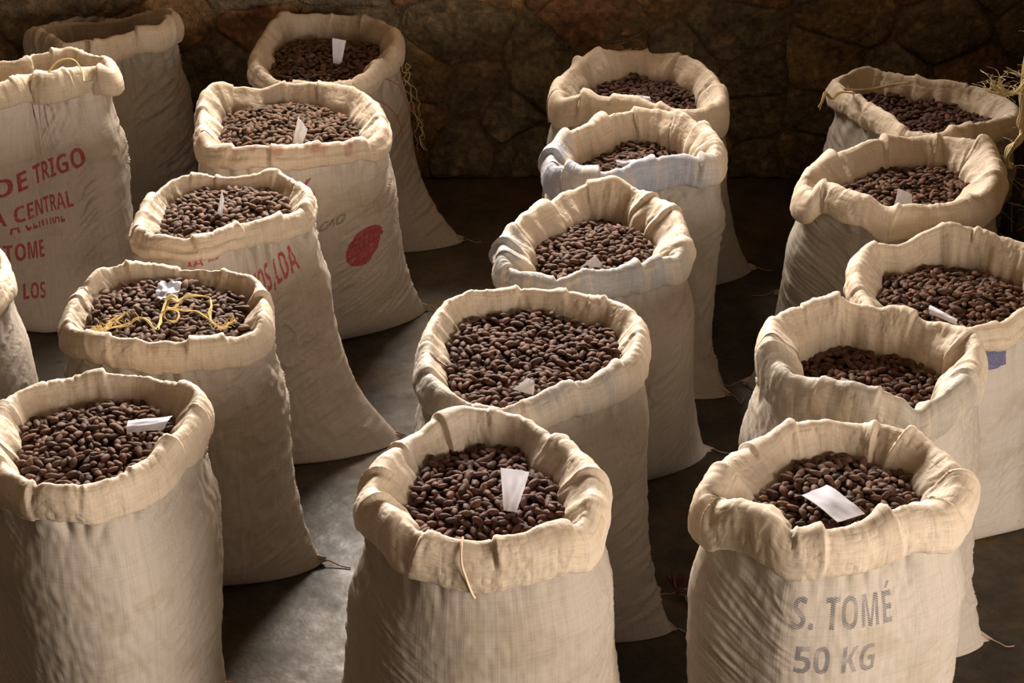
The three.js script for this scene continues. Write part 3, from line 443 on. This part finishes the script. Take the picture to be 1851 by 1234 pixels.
const TAGTEXT = {
  L1: 'white paper label lying on the beans of the front left sack', L2: 'crumpled white paper beside the yellow twine', L3: 'narrow white paper slip standing in the beans of the TOS,LDA sack', L4: 'torn white paper slip standing in the sack with the red oval stamp', L5: 'white paper slip standing in the beans of the back left row sack',
  C1: 'blank upright paper slip standing in the beans of the front centre sack', C2: 'small rounded paper tip in the second sack of the centre row', C3: 'folded pale paper at the front rim of the peaked sack', C4: 'pale paper scrap behind the pale blue cuff', C5: 'dim paper scrap in the sack at the back of the centre row',
  R1: 'large white paper label lying on the beans of the S. TOMÉ sack', R2: 'tiny paper tip behind the front rim of the orange rimmed sack', R3: 'white paper strip lying on the heaped beans at the right edge', R4: 'small upright paper slip standing in the thick cuffed sack', R5: 'small pale paper corner at the front rim of the back right sack',
};
const paper = new THREE.MeshStandardMaterial({ roughness: 0.85 });
paper.map = texture(128, 128, (x, y) => { const v = 0.90 - 0.05 * vf(x / 20, y / 20) - 0.04 * vf(x / 3, y / 3); return [v * 0.955, v * 0.965, v * 1.03]; }, true);
for (const [key, q] of Object.entries(TAGS)) {
  const A = q.map((p) => V(...p)), crumple = key === 'L2' ? 0.008 : key === 'L4' ? 0.003 : 0.0015, bend = key === 'L3' ? 0.006 : 0.004, n = 14, th = 0.0007;
  const nn = A[1].clone().sub(A[0]).cross(A[3].clone().sub(A[0])).normalize();
  const pt = (u, v, s) => { const a = A[0].clone().lerp(A[1], u), b = A[3].clone().lerp(A[2], u), p = a.lerp(b, v); const rag = (key === 'L2' || key === 'L4') && v > 0.98 ? 0.004 * n3(u * 5, 3, key.charCodeAt(1)) : 0; return p.addScaledVector(nn, bend * Math.sin(Math.PI * v) + crumple * n3(u * 2.2, v * 2.2, key.charCodeAt(0) + key.charCodeAt(1)) + s * th).add(V(0, rag, 0)); };
  const gs = [1, -1].map((s) => grid(n, n, (i, j) => { const p = pt(i / n, j / n, s); return [p.x, p.y, p.z]; }, (i, j) => [i / n, j / n]));
  const rim = []; for (let i = 0; i <= n; i++) rim.push([i / n, 0]); for (let i = 1; i <= n; i++) rim.push([1, i / n]); for (let i = n - 1; i >= 0; i--) rim.push([i / n, 1]); for (let i = n - 1; i >= 0; i--) rim.push([0, i / n]);
  gs.push(grid(rim.length - 1, 1, (i, j) => { const p = pt(...rim[i], j ? -1 : 1); return [p.x, p.y, p.z]; }, (i, j) => [i / rim.length, j]));
  const m = shade(new THREE.Mesh(mergeGeometries(gs), paper)); m.name = numbered('paper_label'); scene.add(m);
  const c = V(0, 0, 0); A.forEach((p) => c.addScaledVector(p, 0.25)); m.geometry.translate(-c.x, -c.y, -c.z); m.position.copy(c);
  tag(m, TAGTEXT[key], 'label', 'paper labels in the sacks');
}

// ---------------------------------------------------------------- twine, threads, rope
const sisal = new THREE.MeshStandardMaterial({ color: new THREE.Color().setRGB(0.66, 0.49, 0.21), roughness: 0.9 });
const sisalDim = new THREE.MeshStandardMaterial({ color: new THREE.Color().setRGB(0.42, 0.30, 0.14), roughness: 0.9 });
const sisalPale = new THREE.MeshStandardMaterial({ color: new THREE.Color().setRGB(0.62, 0.52, 0.30), roughness: 0.9 });
function strands(paths, count, spread, r, seed, fray = 0, frayLen = 0.03) {
  const rd = rng(seed), gs = [];
  paths.forEach((path, pi) => {
    for (let k = 0; k < count; k++) { const a = rd() * 10; gs.push(tube(path.map((p, i) => [p[0] + spread * n3(i * 0.6, a, 1), p[1] + spread * 0.6 * (0.4 + n3(i * 0.6, a, 2)), p[2] + spread * n3(i * 0.6, a, 3)]), r * (0.8 + 0.5 * rd()), path.length * 7, 5)); }
    for (let k = 0; k < fray; k++) { const p = path[Math.floor(rd() * path.length)], d = () => (rd() - 0.5) * 2 * frayLen; const e = [p[0] + d(), p[1] + Math.abs(d()) * 0.35, p[2] + d()]; gs.push(tube([p, [(p[0] + e[0]) / 2 + d() * 0.25, (p[1] + e[1]) / 2 + 0.004, (p[2] + e[2]) / 2 + d() * 0.25], e], 0.00045, 8, 4)); }
  });
  return mergeGeometries(gs);
}
{
  const paths = [
  [[-0.868, 0.626, -3.399], [-0.858, 0.626, -3.394], [-0.837, 0.626, -3.405], [-0.806, 0.626, -3.420], [-0.782, 0.638, -3.429], [-0.763, 0.636, -3.416], [-0.745, 0.626, -3.401], [-0.739, 0.626, -3.425], [-0.743, 0.631, -3.459], [-0.728, 0.638, -3.462], [-0.710, 0.638, -3.457], [-0.702, 0.636, -3.436], [-0.706, 0.631, -3.423], [-0.724, 0.626, -3.437], [-0.736, 0.626, -3.457], [-0.735, 0.636, -3.460], [-0.721, 0.638, -3.467], [-0.694, 0.631, -3.469], [-0.675, 0.626, -3.478], [-0.647, 0.626, -3.450], [-0.623, 0.626, -3.420], [-0.605, 0.626, -3.405], [-0.593, 0.626, -3.425], [-0.583, 0.626, -3.437]],
  [[-0.741, 0.626, -3.399], [-0.741, 0.626, -3.440], [-0.741, 0.631, -3.493], [-0.738, 0.636, -3.513], [-0.725, 0.640, -3.518], [-0.714, 0.638, -3.506], [-0.713, 0.634, -3.485], [-0.723, 0.631, -3.478], [-0.736, 0.626, -3.502], [-0.728, 0.636, -3.513], [-0.711, 0.638, -3.495], [-0.706, 0.640, -3.506], [-0.692, 0.644, -3.510], [-0.672, 0.644, -3.513], [-0.649, 0.641, -3.509], [-0.640, 0.636, -3.488], [-0.639, 0.630, -3.454], [-0.627, 0.626, -3.426], [-0.607, 0.626, -3.405]],
  [[-0.864, 0.626, -3.394], [-0.853, 0.626, -3.402], [-0.843, 0.626, -3.440], [-0.819, 0.632, -3.458], [-0.835, 0.626, -3.433], [-0.848, 0.626, -3.413], [-0.860, 0.626, -3.391]]
  ];
  const t = thing('twine', 'tangled yellow sisal twine lying on the beans of a left row sack', 'twine');
  part('strand', strands(paths, 5, 0.0036, 0.0012, 3), sisal, t);
  part('loose_fibres', strands([paths[0].slice(0, 5), paths[0].slice(-5), paths[2]], 1, 0.002, 0.0007, 8, 46, 0.02), sisal, t).userData.kind = 'stuff';
}
{ // cord along the seam of the front centre cuff, and a torn flap under it
  const S = SACKS.C1, i0 = S.P.reduce((b, p, i) => (p.z > 0 && Math.abs(p.x + 0.035) < Math.abs(S.P[b].x + 0.035) ? i : b), S.P.findIndex((p) => p.z > 0)), p = S.P[i0], n = S.nor[i0], o = S.L.to;
  part('seam_cord', tube([[-0.008, 0.003], [o * 0.5, -0.002], [o + 0.005, -0.022], [o + 0.010, -0.045], [o + 0.008, -0.075], [o + 0.004, -0.092], [o - 0.002, -0.100]].map(([a, b], k) => [p.x + n.x * a - 0.004 * Math.sin(k), p.y + b, p.z + n.z * a]).map((q, k) => [q[0] + 0.004 * k, q[1], q[2]]), 0.0022, 30, 6), cordMat, S.root);
}
{ // frayed maroon tuft at the left seam end of the sack behind S. TOME
  const S = SACKS.R2, r = rng(4), [,, lx, lz] = S.R.corners, gs = [];
  for (let k = 0; k < 16; k++) { const a = 0.9 + r() * 1.3, l = 0.03 + 0.03 * r(); gs.push(tube([[lx + 0.02, 0.012, lz], [lx - 0.012, 0.016 + 0.01 * r(), lz + 0.01 * (r() - 0.5)], [lx - 0.012 + Math.cos(a) * l, 0.012 + Math.sin(a) * l, lz + 0.03 * (r() - 0.5)]], 0.0026, 8, 4)); }
  part('frayed_tuft', mergeGeometries(gs), maroonMat, S.root).userData.label = 'frayed maroon seam end';
}
{ // loop of twine on the rim of the DE TRIGO sack
  const [x, z] = RIMS.T.at, h = RIMS.T.height;
  const t = shade(new THREE.Mesh(strands([[[x + 0.005, h - 0.03, z + 0.05], [x + 0.02, h - 0.006, z + 0.06], [x + 0.06, h + 0.004, z + 0.05], [x + 0.09, h + 0.03, z + 0.03], [x + 0.13, h + 0.035, z + 0.035], [x + 0.16, h + 0.012, z + 0.065], [x + 0.165, h - 0.002, z + 0.09]]], 2, 0.002, 0.0016, 5), sisal));
  t.name = numbered('twine'); scene.add(t); tag(t, 'small loop of twine on the rim of the DE TRIGO sack', 'twine');
}
{ // twine tied at the pinched left tip of the back right sack
  const [x, z] = RIMS.R5.at, h = RIMS.R5.height, X = x - 0.225, Z = z + 0.0;
  const t = shade(new THREE.Mesh(strands([[[X + 0.03, h + 0.012, Z - 0.02], [X - 0.01, h + 0.02, Z], [X - 0.03, h + 0.005, Z + 0.01], [X - 0.045, h + 0.02, Z], [X - 0.055, h - 0.005, Z + 0.01], [X - 0.06, h - 0.02, Z + 0.01]], [[X + 0.01, h + 0.02, Z - 0.02], [X + 0.08, h - 0.01, Z - 0.09], [X + 0.16, h - 0.01, Z - 0.12], [X + 0.2, h + 0.004, Z - 0.11]]], 4, 0.006, 0.0017, 9, 8, 0.02), sisalDim));
  t.name = numbered('twine'); scene.add(t); tag(t, 'brown twine knotted on the left tip of the back right sack', 'twine');
}
{ // crinkled loose threads down the right side of the back left row sack
  const S = SACKS.L5, r = rng(6), paths = [];
  for (let k = 0; k < 4; k++) { const pts = []; for (let i = 0; i < 22; i++) { const y = 0.56 - i * 0.013 - k * 0.01, b = S.body(1.32 + 0.1 * k, y); pts.push([S.R.at[0] + b[0] + 0.017 + 0.018 * r(), y + 0.012 * (r() - 0.5), S.R.at[1] + b[2] + 0.016 * (r() - 0.5)]); } paths.push(pts); }
  const t = shade(new THREE.Mesh(strands(paths, 1, 0.001, 0.0007, 12), sisalPale)); t.name = numbered('thread'); scene.add(t); tag(t, 'tangle of pale crinkled threads hanging down the side of a back sack', 'thread');
}
{ // dark shaggy bundle at the right edge with a frayed sisal rope over it
  const [bx, bz] = [1.41, -4.38], r = rng(8);
  const g = new THREE.SphereGeometry(1, 64, 48), p = g.attributes.position;
  for (let i = 0; i < p.count; i++) { const x = p.getX(i), y = p.getY(i), z = p.getZ(i), k = 1 + 0.16 * fbm(x * 2.2, y * 2.2, z * 2.2, 4) + 0.03 * n3(x * 14, y * 14, z * 14); p.setXYZ(i, x * 0.14 * k, Math.max(0, 0.26 + y * 0.27 * k), z * 0.11 * k); }
  g.computeVertexNormals();
  const fm = new THREE.MeshStandardMaterial({ roughness: 1 }); fm.map = texture(256, 256, (x, y) => { const a = vf(x / 18, y / 18), b = vf(x / 3, y / 40), s = 0.5 + 0.9 * (a - 0.4) + 0.5 * (b - 0.5); return [0.33 * s, 0.27 * s, 0.18 * s]; }, true);
  fm.map.repeat.set(3, 2);
  const t = thing('fibre_bundle', 'dark brown shaggy bundle at the right edge beside the thick cuffed sack', 'bundle', [bx, 0, bz]);
  part('body', g, fm, t);
  const fr = []; for (let k = 0; k < 120; k++) { const a = r() * 6.28, b = r() * 1.3, x = Math.cos(a) * Math.cos(b), y = Math.sin(b), z = Math.sin(a) * Math.cos(b), q = [x * 0.14, 0.26 + y * 0.26, z * 0.11], d = () => (r() - 0.5) * 0.09; fr.push(tube([q, [q[0] * 1.05 + d(), q[1] + 0.02 + d() * 0.4, q[2] * 1.05 + d()], [q[0] * 1.06 + d(), q[1] + d() * 0.6, q[2] * 1.08 + d()]], 0.0007, 8, 4)); }
  part('loose_fibres', mergeGeometries(fr), sisalDim, t).userData.kind = 'stuff';
  const rp = [[[1.244, 1.161, -4.36], [1.266, 0.909, -4.36], [1.277, 0.808, -4.36], [1.276, 0.756, -4.36], [1.28, 0.704, -4.36], [1.279, 0.661, -4.36], [1.287, 0.648, -4.35], [1.275, 0.632, -4.34], [1.258, 0.617, -4.33], [1.252, 0.587, -4.33], [1.258, 0.561, -4.33]]];
  const arm = [[[1.276, 0.79, -4.35], [1.25, 0.76, -4.34], [1.223, 0.757, -4.34], [1.2, 0.772, -4.34], [1.191, 0.789, -4.34]], [[1.276, 0.79, -4.35], [1.25, 0.758, -4.34], [1.223, 0.754, -4.34], [1.205, 0.757, -4.34], [1.182, 0.763, -4.34]], [[1.276, 0.79, -4.35], [1.25, 0.76, -4.34], [1.226, 0.762, -4.34], [1.212, 0.78, -4.34], [1.208, 0.801, -4.34]]];
  const ro = thing('rope', 'frayed pale sisal rope hanging at the right edge', 'rope');
  part('strand', strands(rp, 14, 0.010, 0.0024, 14), sisalPale, ro);
  part('frayed_end', strands(arm, 5, 0.006, 0.0017, 15), sisalPale, ro);
  part('loose_fibres', strands([...rp, ...arm], 1, 0.004, 0.001, 16, 34, 0.05), sisalPale, ro).userData.kind = 'stuff';
}


renderer.render(scene, camera);
